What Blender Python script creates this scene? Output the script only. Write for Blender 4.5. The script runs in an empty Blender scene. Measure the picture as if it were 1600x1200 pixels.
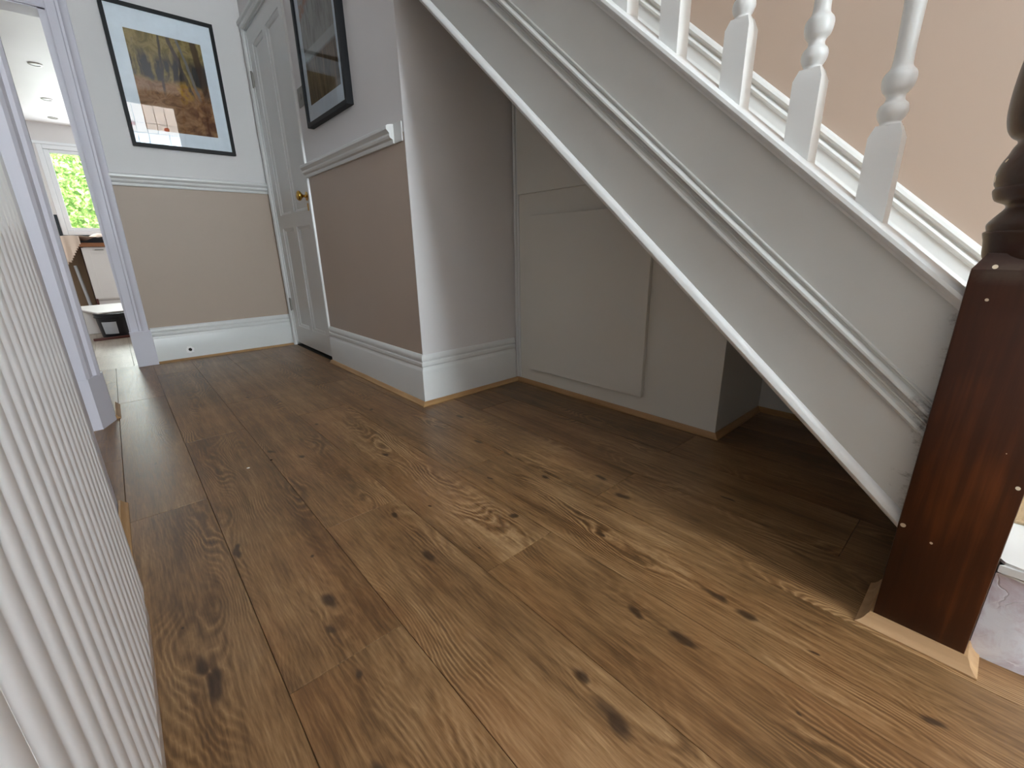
import bpy, bmesh, math, random
from mathutils import Vector, Matrix
random.seed(7)
S = bpy.context.scene
C = S.collection

# ------------------------------------------------------------------ camera, world, exposure
cam_data = bpy.data.cameras.new('camera')
cam = bpy.data.objects.new('camera', cam_data); C.objects.link(cam)
cam_data.sensor_width = 36.0
cam_data.lens = 676.4935 / 1600 * 36
cam_data.clip_start = 0.02
ROT = [(0.74456012, -0.66726953, -0.01953469), (0.21249571, 0.20916542, 0.95451318), (-0.63283157, -0.71484348, 0.29752814)]
cam.matrix_world = Matrix.Translation((0, 0, 0.65)) @ Matrix(ROT).transposed().to_4x4()
S.camera = cam

world = bpy.data.worlds.new('daylight'); S.world = world
world.use_nodes = True
wbg = world.node_tree.nodes['Background']
wbg.inputs[0].default_value = (0.80, 0.90, 1.0, 1)
wbg.inputs[1].default_value = 7.0
S.view_settings.view_transform = 'Standard'
S.view_settings.look = 'None'
S.view_settings.gamma = 1
S.view_settings.exposure = 0.0
FRONT_GLOW = 38.0          # daylight through the obscured glass of the front door and its fanlight
FRONT_COL = (0.81, 0.93, 1.0)

def area(name, loc, rot, sx, sy, power, col=(1, 1, 1)):
    l = bpy.data.lights.new(name, 'AREA'); l.shape = 'RECTANGLE'; l.size = sx; l.size_y = sy
    l.energy = power; l.color = col
    o = bpy.data.objects.new(name, l); C.objects.link(o); o.location = loc; o.rotation_euler = rot
    return o
R90 = math.pi / 2
# daylight entering at the kitchen window (faces -Y) and an unseen fill lamp added at the solid right wall (faces -X)
area('daylight_kitchen_window', (0.27, 8.06, 1.45), (-R90, 0, 0), 1.0, 0.85, 30, (0.90, 0.96, 1.0))
area('fill_kitchen_right', (1.86, 5.9, 1.1), (0, R90, 0), 1.9, 1.5, 26, (0.90, 0.96, 1.0))
area('fill_side_room', (-1.9, 1.3, 1.5), (0, -R90, 0), 1.2, 1.4, 6, (0.92, 0.96, 1.0))  # soft fill lamp added in the side room to brighten the understairs cupboard
sun = bpy.data.lights.new('sun', 'SUN'); sun.energy = 9; sun.angle = 0.02; sun.color = (1, 0.95, 0.85)
so = bpy.data.objects.new('sun', sun); C.objects.link(so); so.rotation_euler = (math.radians(50), 0, math.radians(-25))

# ------------------------------------------------------------------ material helpers
def newmat(name):
    m = bpy.data.materials.new(name); m.use_nodes = True
    nt = m.node_tree
    return m, nt, nt.nodes['Principled BSDF']
def srgb(r, g, b):
    f = lambda c: (c / 255 / 12.92) if c / 255 <= 0.04045 else ((c / 255 + 0.055) / 1.055) ** 2.4
    return (f(r), f(g), f(b), 1)
class G:
    """tiny node-graph helper"""
    def __init__(s, nt): s.nt = nt
    def _set(s, node, i, v):
        if v is None: return
        if hasattr(v, 'is_linked') or hasattr(v, 'links'): s.nt.links.new(v, node.inputs[i])
        else: node.inputs[i].default_value = v
    def n(s, t, **kw):
        x = s.nt.nodes.new(t)
        for k, v in kw.items(): setattr(x, k, v)
        return x
    def m(s, op, a, b=None, c=None, clamp=False):
        x = s.n('ShaderNodeMath', operation=op, use_clamp=clamp)
        s._set(x, 0, a); s._set(x, 1, b); s._set(x, 2, c); return x.outputs[0]
    def v(s, op, a, b=None):
        x = s.n('ShaderNodeVectorMath', operation=op)
        s._set(x, 0, a); s._set(x, 1, b)
        return x.outputs['Value'] if op in ('DISTANCE', 'LENGTH', 'DOT_PRODUCT') else x.outputs[0]
    def sep(s, a):
        x = s.n('ShaderNodeSeparateXYZ'); s._set(x, 0, a); return x.outputs
    def comb(s, a, b, c=0.0):
        x = s.n('ShaderNodeCombineXYZ'); s._set(x, 0, a); s._set(x, 1, b); s._set(x, 2, c); return x.outputs[0]
    def noise(s, vec, scale, detail=3, rough=0.5, dist=0.0, col=False):
        x = s.n('ShaderNodeTexNoise'); s._set(x, 'Vector', vec)
        x.inputs['Scale'].default_value = scale; x.inputs['Detail'].default_value = detail
        x.inputs['Roughness'].default_value = rough; x.inputs['Distortion'].default_value = dist
        return x.outputs['Color' if col else 'Fac']
    def mr(s, v, a, b, c=0.0, d=1.0, smooth=False):
        x = s.n('ShaderNodeMapRange', interpolation_type='SMOOTHSTEP' if smooth else 'LINEAR')
        s._set(x, 0, v); x.inputs[1].default_value = a; x.inputs[2].default_value = b
        s._set(x, 3, c); s._set(x, 4, d); return x.outputs[0]
    def mix(s, f, a, b, bt='MIX'):
        x = s.n('ShaderNodeMix', data_type='RGBA', blend_type=bt)
        s._set(x, 0, f); s._set(x, 6, a); s._set(x, 7, b); return x.outputs[2]
    def ramp(s, v, stops):
        x = s.n('ShaderNodeValToRGB'); s._set(x, 0, v)
        e = x.color_ramp.elements
        while len(e) < len(stops): e.new(0.5)
        for k, (p, c) in enumerate(stops): e[k].position = p; e[k].color = c
        return x.outputs[0]
    def obj(s): return s.n('ShaderNodeTexCoord').outputs['Object']
    def uv(s): return s.n('ShaderNodeTexCoord').outputs['UV']
    def bump(s, h, strength, dist=0.002):
        x = s.n('ShaderNodeBump'); s._set(x, 'Height', h)
        x.inputs['Strength'].default_value = strength; x.inputs['Distance'].default_value = dist
        return x.outputs[0]
def paint(name, col, rough=0.5, spec=0.5, bump=0.15, bscale=60, bd=0.001):
    m, nt, p = newmat(name); g = G(nt)
    o = g.obj()
    nz = g.noise(o, 3.0, 4)
    c2 = tuple(min(1, x * 1.05) for x in col[:3]) + (1,); c1 = tuple(x * 0.96 for x in col[:3]) + (1,)
    nt.links.new(g.mix(nz, c1, c2), p.inputs['Base Color'])
    p.inputs['Roughness'].default_value = rough
    p.inputs['Specular IOR Level'].default_value = spec
    if bump:
        nt.links.new(g.bump(g.noise(o, bscale, 4, 0.6), bump, bd), p.inputs['Normal'])
    return m
def plain(name, col, rough=0.5, metal=0.0, spec=0.5):
    m, nt, p = newmat(name); g = G(nt)
    nz = g.noise(g.obj(), 25.0, 3)
    c2 = tuple(min(1, x * 1.08) for x in col[:3]) + (1,); c1 = tuple(x * 0.93 for x in col[:3]) + (1,)
    nt.links.new(g.mix(nz, c1, c2), p.inputs['Base Color'])
    p.inputs['Roughness'].default_value = rough; p.inputs['Metallic'].default_value = metal
    p.inputs['Specular IOR Level'].default_value = spec
    return m

WHITE_WALL = srgb(224, 222, 222)
TAUPE = srgb(186, 169, 154)
GLOSS = srgb(226, 228, 227)

def two_tone():
    m, nt, p = newmat('two_tone_wall_paint'); g = G(nt)
    o = g.obj(); z = g.sep(o)[2]
    f = g.mr(z, 1.074, 1.076)
    nz = g.noise(o, 4.0, 4)
    lo = g.mix(nz, tuple(x * .96 for x in TAUPE[:3]) + (1,), tuple(x * 1.04 for x in TAUPE[:3]) + (1,))
    hi = g.mix(nz, tuple(x * .97 for x in WHITE_WALL[:3]) + (1,), tuple(min(1, x * 1.03) for x in WHITE_WALL[:3]) + (1,))
    nt.links.new(g.mix(f, lo, hi), p.inputs['Base Color'])
    p.inputs['Roughness'].default_value = 0.45
    p.inputs['Specular IOR Level'].default_value = 0.35
    nt.links.new(g.bump(g.noise(o, 90, 4, 0.6), 0.12, 0.001), p.inputs['Normal'])
    return m
M_two = two_tone()
M_white = paint('white_wall_paint', WHITE_WALL, 0.5, 0.35)
M_stair = paint('pinkish_beige_wall_paint', srgb(188, 169, 154), 0.5, 0.35)
M_gloss = paint('white_gloss_paint', GLOSS, 0.28, 0.5, 0.25, 35)
M_cup = paint('white_boarding_paint', srgb(224, 222, 214), 0.5, 0.3, 0.15, 50)
M_rad = paint('radiator_enamel', srgb(242, 244, 248), 0.32, 0.5, 0.06, 80)
M_lilac = paint('white_jamb_paint', srgb(222, 221, 232), 0.4, 0.4)

def string_mat():
    """white gloss with grime where the string meets the newel"""
    m, nt, p = newmat('string_gloss_paint'); g = G(nt)
    o = g.obj(); x, y, z = g.sep(o)[:3]
    brush = g.noise(g.v('MULTIPLY', o, (1, 1, 1)), 40, 5, 0.6)
    base = g.mix(g.noise(o, 5, 4), srgb(192, 193, 190), srgb(205, 206, 202))
    n1 = g.noise(g.v('MULTIPLY', o, (1, 1.0, 1.6)), 34, 6, 0.75, 0.2)
    near = g.mr(y, 0.035, 0.11, 0.30, -0.15)
    band = g.m('ABSOLUTE', g.m('SUBTRACT', g.m('SUBTRACT', z, g.m('MULTIPLY', y, 0.88)), 0.345))
    nb = g.m('MAXIMUM', g.mr(band, 0.0, 0.05, 0.1, 0.0), 0.0)
    f = g.mr(g.m('ADD', n1, g.m('ADD', near, nb)), 0.74, 1.0, 0.0, 0.75, True)
    low = g.mix(f, base, srgb(105, 98, 90))
    nt.links.new(low, p.inputs['Base Color'])
    p.inputs['Roughness'].default_value = 0.27
    bb = g.m('ADD', g.noise(o, 55, 5, 0.65), g.m('MULTIPLY', g.noise(g.v('MULTIPLY', o, (1, 1, 1)), 9, 2), 2.0))
    nt.links.new(g.bump(bb, 0.35, 0.0012), p.inputs['Normal'])
    return m
M_string = string_mat()

KNOTS = [  # x, y, swirl radius, dark core radius
    (.18, .75, .075, .016), (.16, .68, .05, .010), (.39, .73, .08, .017), (.41, .93, .06, .010), (.63, .72, .035, .012),
    (.83, .80, .04, .010), (.95, .68, .035, .011), (.91, .58, .06, .015), (.59, .34, .05, .012), (.60, .24, .05, .012),
    (.74, .25, .035, .011), (.73, .20, .035, .010), (.42, .32, .04, .013), (.40, .24, .085, .018), (.60, .08, .06, .004),
    (.73, -.07, .035, .008), (.16, .56, .085, .006), (-.03, .75, .05, .014), (-.02, .70, .05, .015), (-.04, .87, .08, .003),
    (.28, 1.57, .04, .010), (.34, 1.46, .045, .011), (.08, 1.05, .035, .012), (.49, .67, .05, .004), (.73, .52, .03, .008),
    (.93, 1.38, .04, .010), (.84, 1.13, .035, .010), (1.10, .39, .035, .007), (.71, 1.72, .04, .010), (.55, 1.27, .04, .010),
    (.50, .91, .05, .004), (.73, .09, .06, .004), (.20, .92, .06, .004), (.48, 1.72, .04, .008), (-.02, 1.75, .06, .004),
    (.0, 2.05, .05, .006), (.71, .91, .035, .004), (.35, 2.3, .04, .01), (.12, .42, .04, .010)]
def wood_floor(name, cols, spec=0.5, rough=(0.30, 0.42), knots=True, grain=1.0):
    m, nt, p = newmat(name); g = G(nt)
    o = g.obj()
    at = g.n('ShaderNodeAttribute', attribute_name='plank'); pid = at.outputs['Fac']
    off = g.comb(g.m('MULTIPLY', pid, 7.3), g.m('MULTIPLY', pid, 31.7), pid)
    warp = g.v('SCALE', g.v('SUBTRACT', g.noise(g.v('ADD', o, off), 14, 2, col=True), (0.5, 0.5, 0.5)))
    warp.node.inputs['Scale'].default_value = 0.032
    q = g.v('ADD', g.v('MULTIPLY', o, (1, 0.42, 0)), g.v('MULTIPLY', warp, (1, 1, 0)))
    W = None; K = None
    if knots:
        for (kx, ky, s, r) in KNOTS:
            d = g.v('DISTANCE', q, (kx, ky * 0.42, 0))
            w = g.mr(d, 0, s, s * 1.0, 0.0, True)
            k = g.mr(d, r * 0.35, r, 1.0, 0.0, True)
            W = w if W is None else g.m('ADD', W, w)
            K = k if K is None else g.m('MAXIMUM', K, k)
    pp = g.v('ADD', o, off)
    px, py, pz = g.sep(pp)[:3]
    streak_v = g.comb(g.m('MULTIPLY', px, 1.0), g.m('MULTIPLY', py, 0.07), pid)
    # contour field: x warped by slow noise and by the knots
    slow = g.noise(g.comb(g.m('MULTIPLY', px, 1.0), g.m('MULTIPLY', py, 0.28), pid), 5.5, 2, 0.45)
    h = g.m('ADD', g.m('MULTIPLY', px, 0.6), g.m('MULTIPLY', slow, 0.26))
    if W is not None: h = g.m('ADD', h, g.m('MULTIPLY', W, 0.14))
    jitter = g.noise(g.comb(px, g.m('MULTIPLY', py, 0.6), pid), 60, 2, 0.6)
    h = g.m('ADD', h, g.m('MULTIPLY', jitter, 0.0050))
    ring = g.m('FRACT', g.m('MULTIPLY', h, 150))
    ringd = g.m('POWER', g.m('ABSOLUTE', g.m('SUBTRACT', ring, 0.5)), 1.5)      # 0..0.35
    ringn = g.m('MULTIPLY', ringd, 2.8)
    zone = g.noise(g.comb(px, g.m('MULTIPLY', py, 0.35), pid), 7, 2, 0.5)
    vis = g.mr(zone, 0.50, 0.68, 0.08, 0.60)
    if W is not None: vis = g.m('MAXIMUM', vis, g.m('MULTIPLY', g.mr(W, 0.02, 0.30, 0.0, 1.35), g.mr(g.noise(pp, 13, 2), 0.3, 0.6, 0.35, 1.0)))
    # fine pores
    fine = g.noise(g.comb(px, g.m('MULTIPLY', py, 0.06), pid), 260, 4, 0.65)
    med = g.noise(streak_v, 48, 5, 0.62, 0.3)
    big = g.noise(streak_v, 11, 3, 0.55, 0.6)
    mott = g.noise(pp, 5.5, 3, 0.6)
    t = g.m('ADD', g.m('MULTIPLY', big, 0.55), g.m('MULTIPLY', med, 0.45))
    t = g.m('ADD', t, g.m('MULTIPLY', g.m('SUBTRACT', mott, 0.5), 0.30))
    t = g.m('ADD', t, g.m('MULTIPLY', g.m('SUBTRACT', pid, 0.5), 0.10))
    t = g.m('ADD', t, g.m('MULTIPLY', g.m('MULTIPLY', g.m('SUBTRACT', ringn, 0.40), vis), 0.60 * grain))
    t = g.m('ADD', t, g.m('MULTIPLY', g.m('SUBTRACT', fine, 0.5), 0.60 * grain))
    c = g.ramp(t, [(0.18, cols[0]), (0.40, cols[1]), (0.56, cols[2]), (0.80, cols[3])])
    # greyish and reddish tint zones
    tint = g.noise(g.comb(px, g.m('MULTIPLY', py, 0.5), pid), 4.0, 3, 0.6)
    c = g.mix(g.mr(tint, 0.45, 0.75, 0.0, 0.32), c, cols[4])
    c = g.mix(g.mr(tint, 0.30, 0.50, 0.28, 0.0), c, cols[5])
    if K is not None:
        halo = g.mr(W, 0.25, 0.8, 0.0, 0.8)
        c = g.mix(g.m('MULTIPLY', halo, g.mr(med, 0.35, 0.65, 1.0, 0.3)), c, srgb(80, 58, 38))
        c = g.mix(g.m('MULTIPLY', K, 0.82), c, srgb(44, 30, 20))
    nt.links.new(c, p.inputs['Base Color'])
    rr = g.mr(g.m('ADD', fine, g.m('MULTIPLY', ringn, 0.25)), 0.3, 0.9, rough[0], rough[1])
    nt.links.new(rr, p.inputs['Roughness'])
    p.inputs['Specular IOR Level'].default_value = spec
    hb = g.m('ADD', g.m('MULTIPLY', fine, 0.6), g.m('MULTIPLY', g.m('MULTIPLY', ringn, vis), 0.5))
    nt.links.new(g.bump(hb, 0.35, 0.0008), p.inputs['Normal'])
    return m
M_floor = wood_floor('oak_laminate', [srgb(58, 38, 20), srgb(102, 73, 43), srgb(136, 102, 66), srgb(176, 142, 102), srgb(108, 88, 64), srgb(150, 104, 66)])
M_kfloor = wood_floor('dusty_kitchen_boards', [srgb(120, 105, 90), srgb(158, 143, 126), srgb(180, 166, 150), srgb(205, 192, 178), srgb(170, 160, 150), srgb(176, 158, 138)], knots=False)

def grain_mat(name, dark, light, rough=0.4, axis='y', scale=30, spec=0.5):
    m, nt, p = newmat(name); g = G(nt); o = g.obj()
    sc = {'x': (0.06, 1, 1), 'y': (1, 0.06, 1), 'z': (1, 1, 0.06)}[axis]
    n1 = g.noise(g.v('MULTIPLY', o, sc), scale, 5, 0.6, 0.4)
    n2 = g.noise(o, 6, 3)
    c = g.ramp(g.m('ADD', g.m('MULTIPLY', n1, 0.7), g.m('MULTIPLY', n2, 0.3)), [(0.3, dark), (0.7, light)])
    nt.links.new(c, p.inputs['Base Color'])
    p.inputs['Roughness'].default_value = rough; p.inputs['Specular IOR Level'].default_value = spec
    nt.links.new(g.bump(n1, 0.15, 0.001), p.inputs['Normal'])
    return m
M_bead_y = grain_mat('oak_beading_along', srgb(150, 112, 70), srgb(196, 158, 112), 0.4, 'y')
M_bead_x = grain_mat('oak_beading_across', srgb(150, 112, 70), srgb(196, 158, 112), 0.4, 'x')

def newel_mat():
    m, nt, p = newmat('dark_varnished_newel'); g = G(nt); o = g.obj()
    n1 = g.noise(g.v('MULTIPLY', o, (1, 1, 0.05)), 45, 5, 0.6, 0.3)
    n2 = g.noise(g.v('MULTIPLY', o, (1, 1, 0.5)), 7, 3)
    c = g.ramp(g.m('ADD', g.m('MULTIPLY', n1, 0.45), g.m('MULTIPLY', n2, 0.55)),
               [(0.34, srgb(34, 14, 4)), (0.52, srgb(64, 30, 11)), (0.72, srgb(112, 58, 23))])
    # paint specks left on the varnish
    v = g.n('ShaderNodeTexVoronoi'); nt.links.new(o, v.inputs['Vector']); v.inputs['Scale'].default_value = 24
    sp = g.m('LESS_THAN', v.outputs['Distance'], g.mr(g.noise(o, 17, 2), 0.38, 0.56, 0.0, 0.11))
    # stripped greyish patch round the top arris
    z = g.sep(o)[2]
    top = g.m('MULTIPLY', g.mr(z, 0.585, 0.60), g.mr(z, 0.70, 0.63))
    rub = g.m('MULTIPLY', g.mr(g.noise(o, 30, 4), 0.42, 0.6), g.mr(z, 0.590, 0.606))
    c = g.mix(g.m('MULTIPLY', rub, 0.6), c, srgb(92, 82, 72))
    up = g.mr(z, 0.60, 0.62, 0.0, 0.65)
    c = g.mix(up, c, srgb(62, 44, 38))
    c = g.mix(sp, c, srgb(215, 200, 175))
    nt.links.new(c, p.inputs['Base Color'])
    p.inputs['Roughness'].default_value = 0.36
    p.inputs['Specular IOR Level'].default_value = 0.35
    nt.links.new(g.bump(g.m('ADD', n1, g.noise(o, 80, 3)), 0.2, 0.001), p.inputs['Normal'])
    return m
M_newel = newel_mat()
M_black = plain('black_frame', srgb(16, 18, 22), 0.5, 0.0, 0.25)
M_mat = plain('picture_mount', srgb(222, 232, 240), 0.6)
M_brass = plain('brass', srgb(190, 150, 70), 0.25, 1.0)
M_steel = plain('brushed_steel', srgb(150, 148, 142), 0.4, 0.8)
M_dark = plain('dark_gap', srgb(26, 20, 16), 0.8)
def flaky():
    m, nt, p = newmat('flaking_white_step_paint'); g = G(nt); o = g.obj()
    n = g.noise(o, 11, 6, 0.65, 1.2)
    z = g.sep(o)[2]
    v = g.n('ShaderNodeTexVoronoi', feature='DISTANCE_TO_EDGE'); nt.links.new(g.v('ADD', o, g.v('MULTIPLY', g.noise(o, 25, 4, col=True), (0.05, 0.05, 0.05))), v.inputs['Vector'])
    v.inputs['Scale'].default_value = 20
    crack = g.m('MULTIPLY', g.mr(v.outputs['Distance'], 0.0, 0.035, 1.0, 0.0), g.mr(n, 0.5, 0.6))
    c = g.mix(g.mr(n, 0.45, 0.62), srgb(226, 228, 236), srgb(204, 194, 204))
    c = g.mix(g.m('MULTIPLY', crack, 0.6), c, srgb(240, 240, 244))
    nt.links.new(c, p.inputs['Base Color']); p.inputs['Roughness'].default_value = 0.45
    nt.links.new(g.bump(g.m('SUBTRACT', n, g.m('MULTIPLY', crack, 0.3)), 0.6, 0.004), p.inputs['Normal'])
    return m
M_step = flaky()
M_carpet = paint('beige_stair_carpet', srgb(196, 172, 140), 0.95, 0.1, 1.0, 300, 0.004)
def emis(name, col, st):
    m, nt, p = newmat(name)
    p.inputs['Base Color'].default_value = (0.02, 0.02, 0.02, 1)
    p.inputs['Emission Color'].default_value = col + (1,) if len(col) == 3 else col
    p.inputs['Emission Strength'].default_value = st
    return m
def glass_mat():
    m = bpy.data.materials.new('clear_glass'); m.use_nodes = True; nt = m.node_tree
    for n in list(nt.nodes): nt.nodes.remove(n)
    out = nt.nodes.new('ShaderNodeOutputMaterial'); mx = nt.nodes.new('ShaderNodeMixShader')
    t = nt.nodes.new('ShaderNodeBsdfTransparent'); gl = nt.nodes.new('ShaderNodeBsdfGlossy')
    gl.inputs['Roughness'].default_value = 0.0
    fr = nt.nodes.new('ShaderNodeFresnel'); fr.inputs[0].default_value = 1.5
    gg = G(nt); f2 = gg.m('MULTIPLY', fr.outputs[0], 0.75)
    nt.links.new(f2, mx.inputs[0]); nt.links.new(t.outputs[0], mx.inputs[1]); nt.links.new(gl.outputs[0], mx.inputs[2])
    nt.links.new(mx.outputs[0], out.inputs[0])
    return m
M_glass = glass_mat()

# ------------------------------------------------------------------ mesh helpers
def link(name, bm, mat, parent=None, smooth=False, loc=None):
    bmesh.ops.recalc_face_normals(bm, faces=bm.faces[:])
    me = bpy.data.meshes.new(name); bm.to_mesh(me); bm.free()
    if smooth:
        for p in me.polygons: p.use_smooth = True
        try: me.set_sharp_from_angle(angle=math.radians(35))
        except Exception: pass
    o = bpy.data.objects.new(name, me); C.objects.link(o)
    for mm in (mat if isinstance(mat, (list, tuple)) else [mat]): me.materials.append(mm)
    if parent: o.parent = parent
    return o
def box(bm, x0, x1, y0, y1, z0, z1, bev=0.0):
    vs = [bm.verts.new((x, y, z)) for x in (x0, x1) for y in (y0, y1) for z in (z0, z1)]
    F = [(0, 1, 3, 2), (4, 6, 7, 5), (0, 4, 5, 1), (2, 3, 7, 6), (0, 2, 6, 4), (1, 5, 7, 3)]
    fs = [bm.faces.new([vs[i] for i in f]) for f in F]
    if bev > 0:
        es = list({e for f in fs for e in f.edges})
        bmesh.ops.bevel(bm, geom=es, offset=bev, segments=2, profile=0.5, affect='EDGES')
    return fs
def B(name, mat, x0, x1, y0, y1, z0, z1, bev=0.0, parent=None, smooth=False):
    bm = bmesh.new(); box(bm, x0, x1, y0, y1, z0, z1, bev)
    return link(name, bm, mat, parent, smooth)
def extr(bm, prof, P0, P1, A, Bv, m0=0.0, m1=0.0):
    """sweep profile [(a,b)] from P0 to P1; a along A, b along Bv; ends mitred by m*a"""
    P0, P1, A, Bv = Vector(P0), Vector(P1), Vector(A), Vector(Bv)
    d = (P1 - P0).normalized()
    r0 = [bm.verts.new(P0 + A * a + Bv * b - d * (a * m0)) for a, b in prof]
    r1 = [bm.verts.new(P1 + A * a + Bv * b + d * (a * m1)) for a, b in prof]
    n = len(prof)
    for i in range(n):
        j = (i + 1) % n
        bm.faces.new((r0[i], r0[j], r1[j], r1[i]))
    bm.faces.new(r0[::-1]); bm.faces.new(r1)
def prism(bm, pts, z0, z1):
    a = [bm.verts.new((x, y, z0)) for x, y in pts]; b = [bm.verts.new((x, y, z1)) for x, y in pts]
    n = len(pts)
    for i in range(n): bm.faces.new((a[i], a[(i + 1) % n], b[(i + 1) % n], b[i]))
    bm.faces.new(a[::-1]); bm.faces.new(b)
def lathe(bm, prof, cx, cy, seg=32, cz=0.0):
    rings = []
    for r, z in prof:
        rings.append([bm.verts.new((cx + r * math.cos(2 * math.pi * k / seg), cy + r * math.sin(2 * math.pi * k / seg), cz + z)) for k in range(seg)])
    for a, b in zip(rings, rings[1:]):
        for k in range(seg): bm.faces.new((a[k], a[(k + 1) % seg], b[(k + 1) % seg], b[k]))
    bm.faces.new(rings[0][::-1]); bm.faces.new(rings[-1])
def smoothprof(pts, n=6):
    """Catmull-Rom through (r, z)"""
    out = []
    P = [pts[0]] + list(pts) + [pts[-1]]
    for i in range(1, len(P) - 2):
        for k in range(n):
            t = k / n; r = []
            for c in (0, 1):
                p0, p1, p2, p3 = P[i - 1][c], P[i][c], P[i + 1][c], P[i + 2][c]
                r.append(0.5 * (2 * p1 + (p2 - p0) * t + (2 * p0 - 5 * p1 + 4 * p2 - p3) * t * t + (3 * p1 - p0 - 3 * p2 + p3) * t ** 3))
            out.append(tuple(r))
    out.append(pts[-1]); return out
def empty(name, loc, label, cat, group=None):
    o = bpy.data.objects.new(name, None); C.objects.link(o); o.location = loc
    o.empty_display_size = 0.05
    return tag(o, label, cat, group)
def tag(o, label=None, cat=None, group=None, kind=None):
    if label: o['label'] = label
    if cat: o['category'] = cat
    if group: o['group'] = group
    if kind: o['kind'] = kind
    return o
def struct(o, label=None, cat=None): return tag(o, label, cat, None, 'structure')
def adopt(parent, *objs):
    """parent meshes built in world coordinates to an empty away from the origin"""
    for o in objs:
        o.parent = parent
        o.matrix_parent_inverse = Matrix.Translation(parent.location).inverted()

# ------------------------------------------------------------------ floor (separate boards inside one mesh)
def boards(name, mat, cols, L, y0, y1, zt=0.0):
    bm = bmesh.new(); lay = bm.verts.layers.float.new('plank')
    g = 0.0004
    for (xa, xb, j) in cols:
        k = math.floor((y0 - j) / L)
        ys = j + k * L
        while ys < y1:
            a, b = max(ys, y0), min(ys + L, y1)
            if b - a > 0.01:
                n0 = len(bm.verts); r = random.random()
                box(bm, xa + g, xb - g, a + g, b - g, zt - 0.012, zt, 0.0010)
                bm.verts.ensure_lookup_table()
                for v in bm.verts[n0:]: v[lay] = r
            ys += L
    return link(name, bm, mat)
cols = [(-1.27, -1.075, .9), (-1.075, -.88, .2), (-.88, -.685, .7), (-.685, -.49, .3), (-.49, -.295, .95), (-.295, -.108, 1.865),
        (-.108, .065, 1.37), (.065, .258, .607), (.258, .455, .995), (.455, .652, .606), (.652, .850, 1.005), (.850, 1.042, .628),
        (1.042, 1.237, .12), (1.237, 1.432, .63), (1.432, 1.627, .9), (1.627, 1.88, .3)]
fl = boards('floor', M_floor, cols, 1.262, -2.6, 3.53)
struct(fl, 'oak laminate hall floor in long knotty boards', 'floor')
kcols = [(-1.35 + .195 * k - .036, -1.155 + .195 * k - .036, random.uniform(0, 1.2)) for k in range(17)]
kf = boards('floor', M_kfloor, kcols, 1.26, 3.533, 8.1, -0.001); kf.name = 'floor_kitchen'
struct(kf, 'dusty pale boards of the kitchen floor beyond the doorway', 'floor')
struct(B('floor_base', M_dark, -3.1, 2.1, -2.75, 8.3, -0.05, -0.0135))

# ------------------------------------------------------------------ walls
HC = 3.1
def wall(name, mat, *boxes):
    bm = bmesh.new()
    for b in boxes: box(bm, *b)
    return struct(link(name, bm, mat))
XR = .918; YR = 1.613; YB = 3.495; XL = -.135; XS = 1.87
wall('wall_right', M_two, (XR, XR + .022, YR, 2.71, 0, HC), (XR, XR + .022, 2.71, 3.45, 1.975, HC), (XR, XR + .022, 3.45, YB, 0, HC))
wall('wall_return', M_white, (XR - .001, XR + .023, YR - .004, YR - .0002, 0, HC), (XR + .0225, XS, YR - .004, YR + .09, 0, 1.575))
wall('wall_back', M_two, (.03, XS, YB, YB + .11, 0, HC), (-1.0, .03, YB, YB + .11, 1.84, HC), (-1.0, -.86, YB, YB + .11, 0, 1.84))
wall('wall_left', M_two, (XL - .15, XL, -2.6, 1.50, 0, HC), (XL - .15, XL, 1.50, 2.27, 2.03, HC), (XL - .15, XL - .0, 2.40, 2.62, 0, HC),
     (XL - .15, XL, 2.27, 2.40, 2.03, HC), (-1.0, -.9, 2.62, YB, 0, HC), (-1.0, XL - .15, 2.52, 2.62, 0, HC), (-3.0, XL - .15, 2.40, 2.52, 0, HC), (-3.1, -3.0, -2.6, 2.52, 0, HC))
wall('wall_stair', M_stair, (XS, XS + .1, -2.6, YB + .1, 0, HC))
DX0, DX1 = .20, 1.00      # front door
wall('wall_front', M_two, (-3.1, DX0 - .25, -2.72, -2.6, 0, HC), (1.33, XS + .1, -2.72, -2.6, 0, HC), (DX0 - .25, 1.33, -2.72, -2.6, 2.98, HC), (DX0 - .25, DX0 - .01, -2.72, -2.6, 0, 2.98), (DX1 + .01, 1.33, -2.72, -2.6, 0, 2.2))
struct(B('ceiling', M_white, -3.1, XS + .1, -2.72, YB + .11, HC, HC + .1))
# kitchen shell
KY = 8.1; KC = 2.2
wall('wall_kitchen_end', M_white, (-1.35, -.36, KY, KY + .12, 0, KC), (.92, 2.0, KY, KY + .12, 0, KC), (-.36, .92, KY, KY + .12, 0, .93), (-.36, .92, KY, KY + .12, 1.97, KC))
wall('wall_kitchen_left', M_white, (-1.45, -1.35, YB + .11, KY + .12, 0, KC))
wall('wall_kitchen_right', M_white, (1.9, 2.0, YB + .11, KY + .12, 0, KC))
struct(B('ceiling_kitchen', M_white, -1.45, 2.0, YB + .11, KY + .12, KC, KC + .1))

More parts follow.
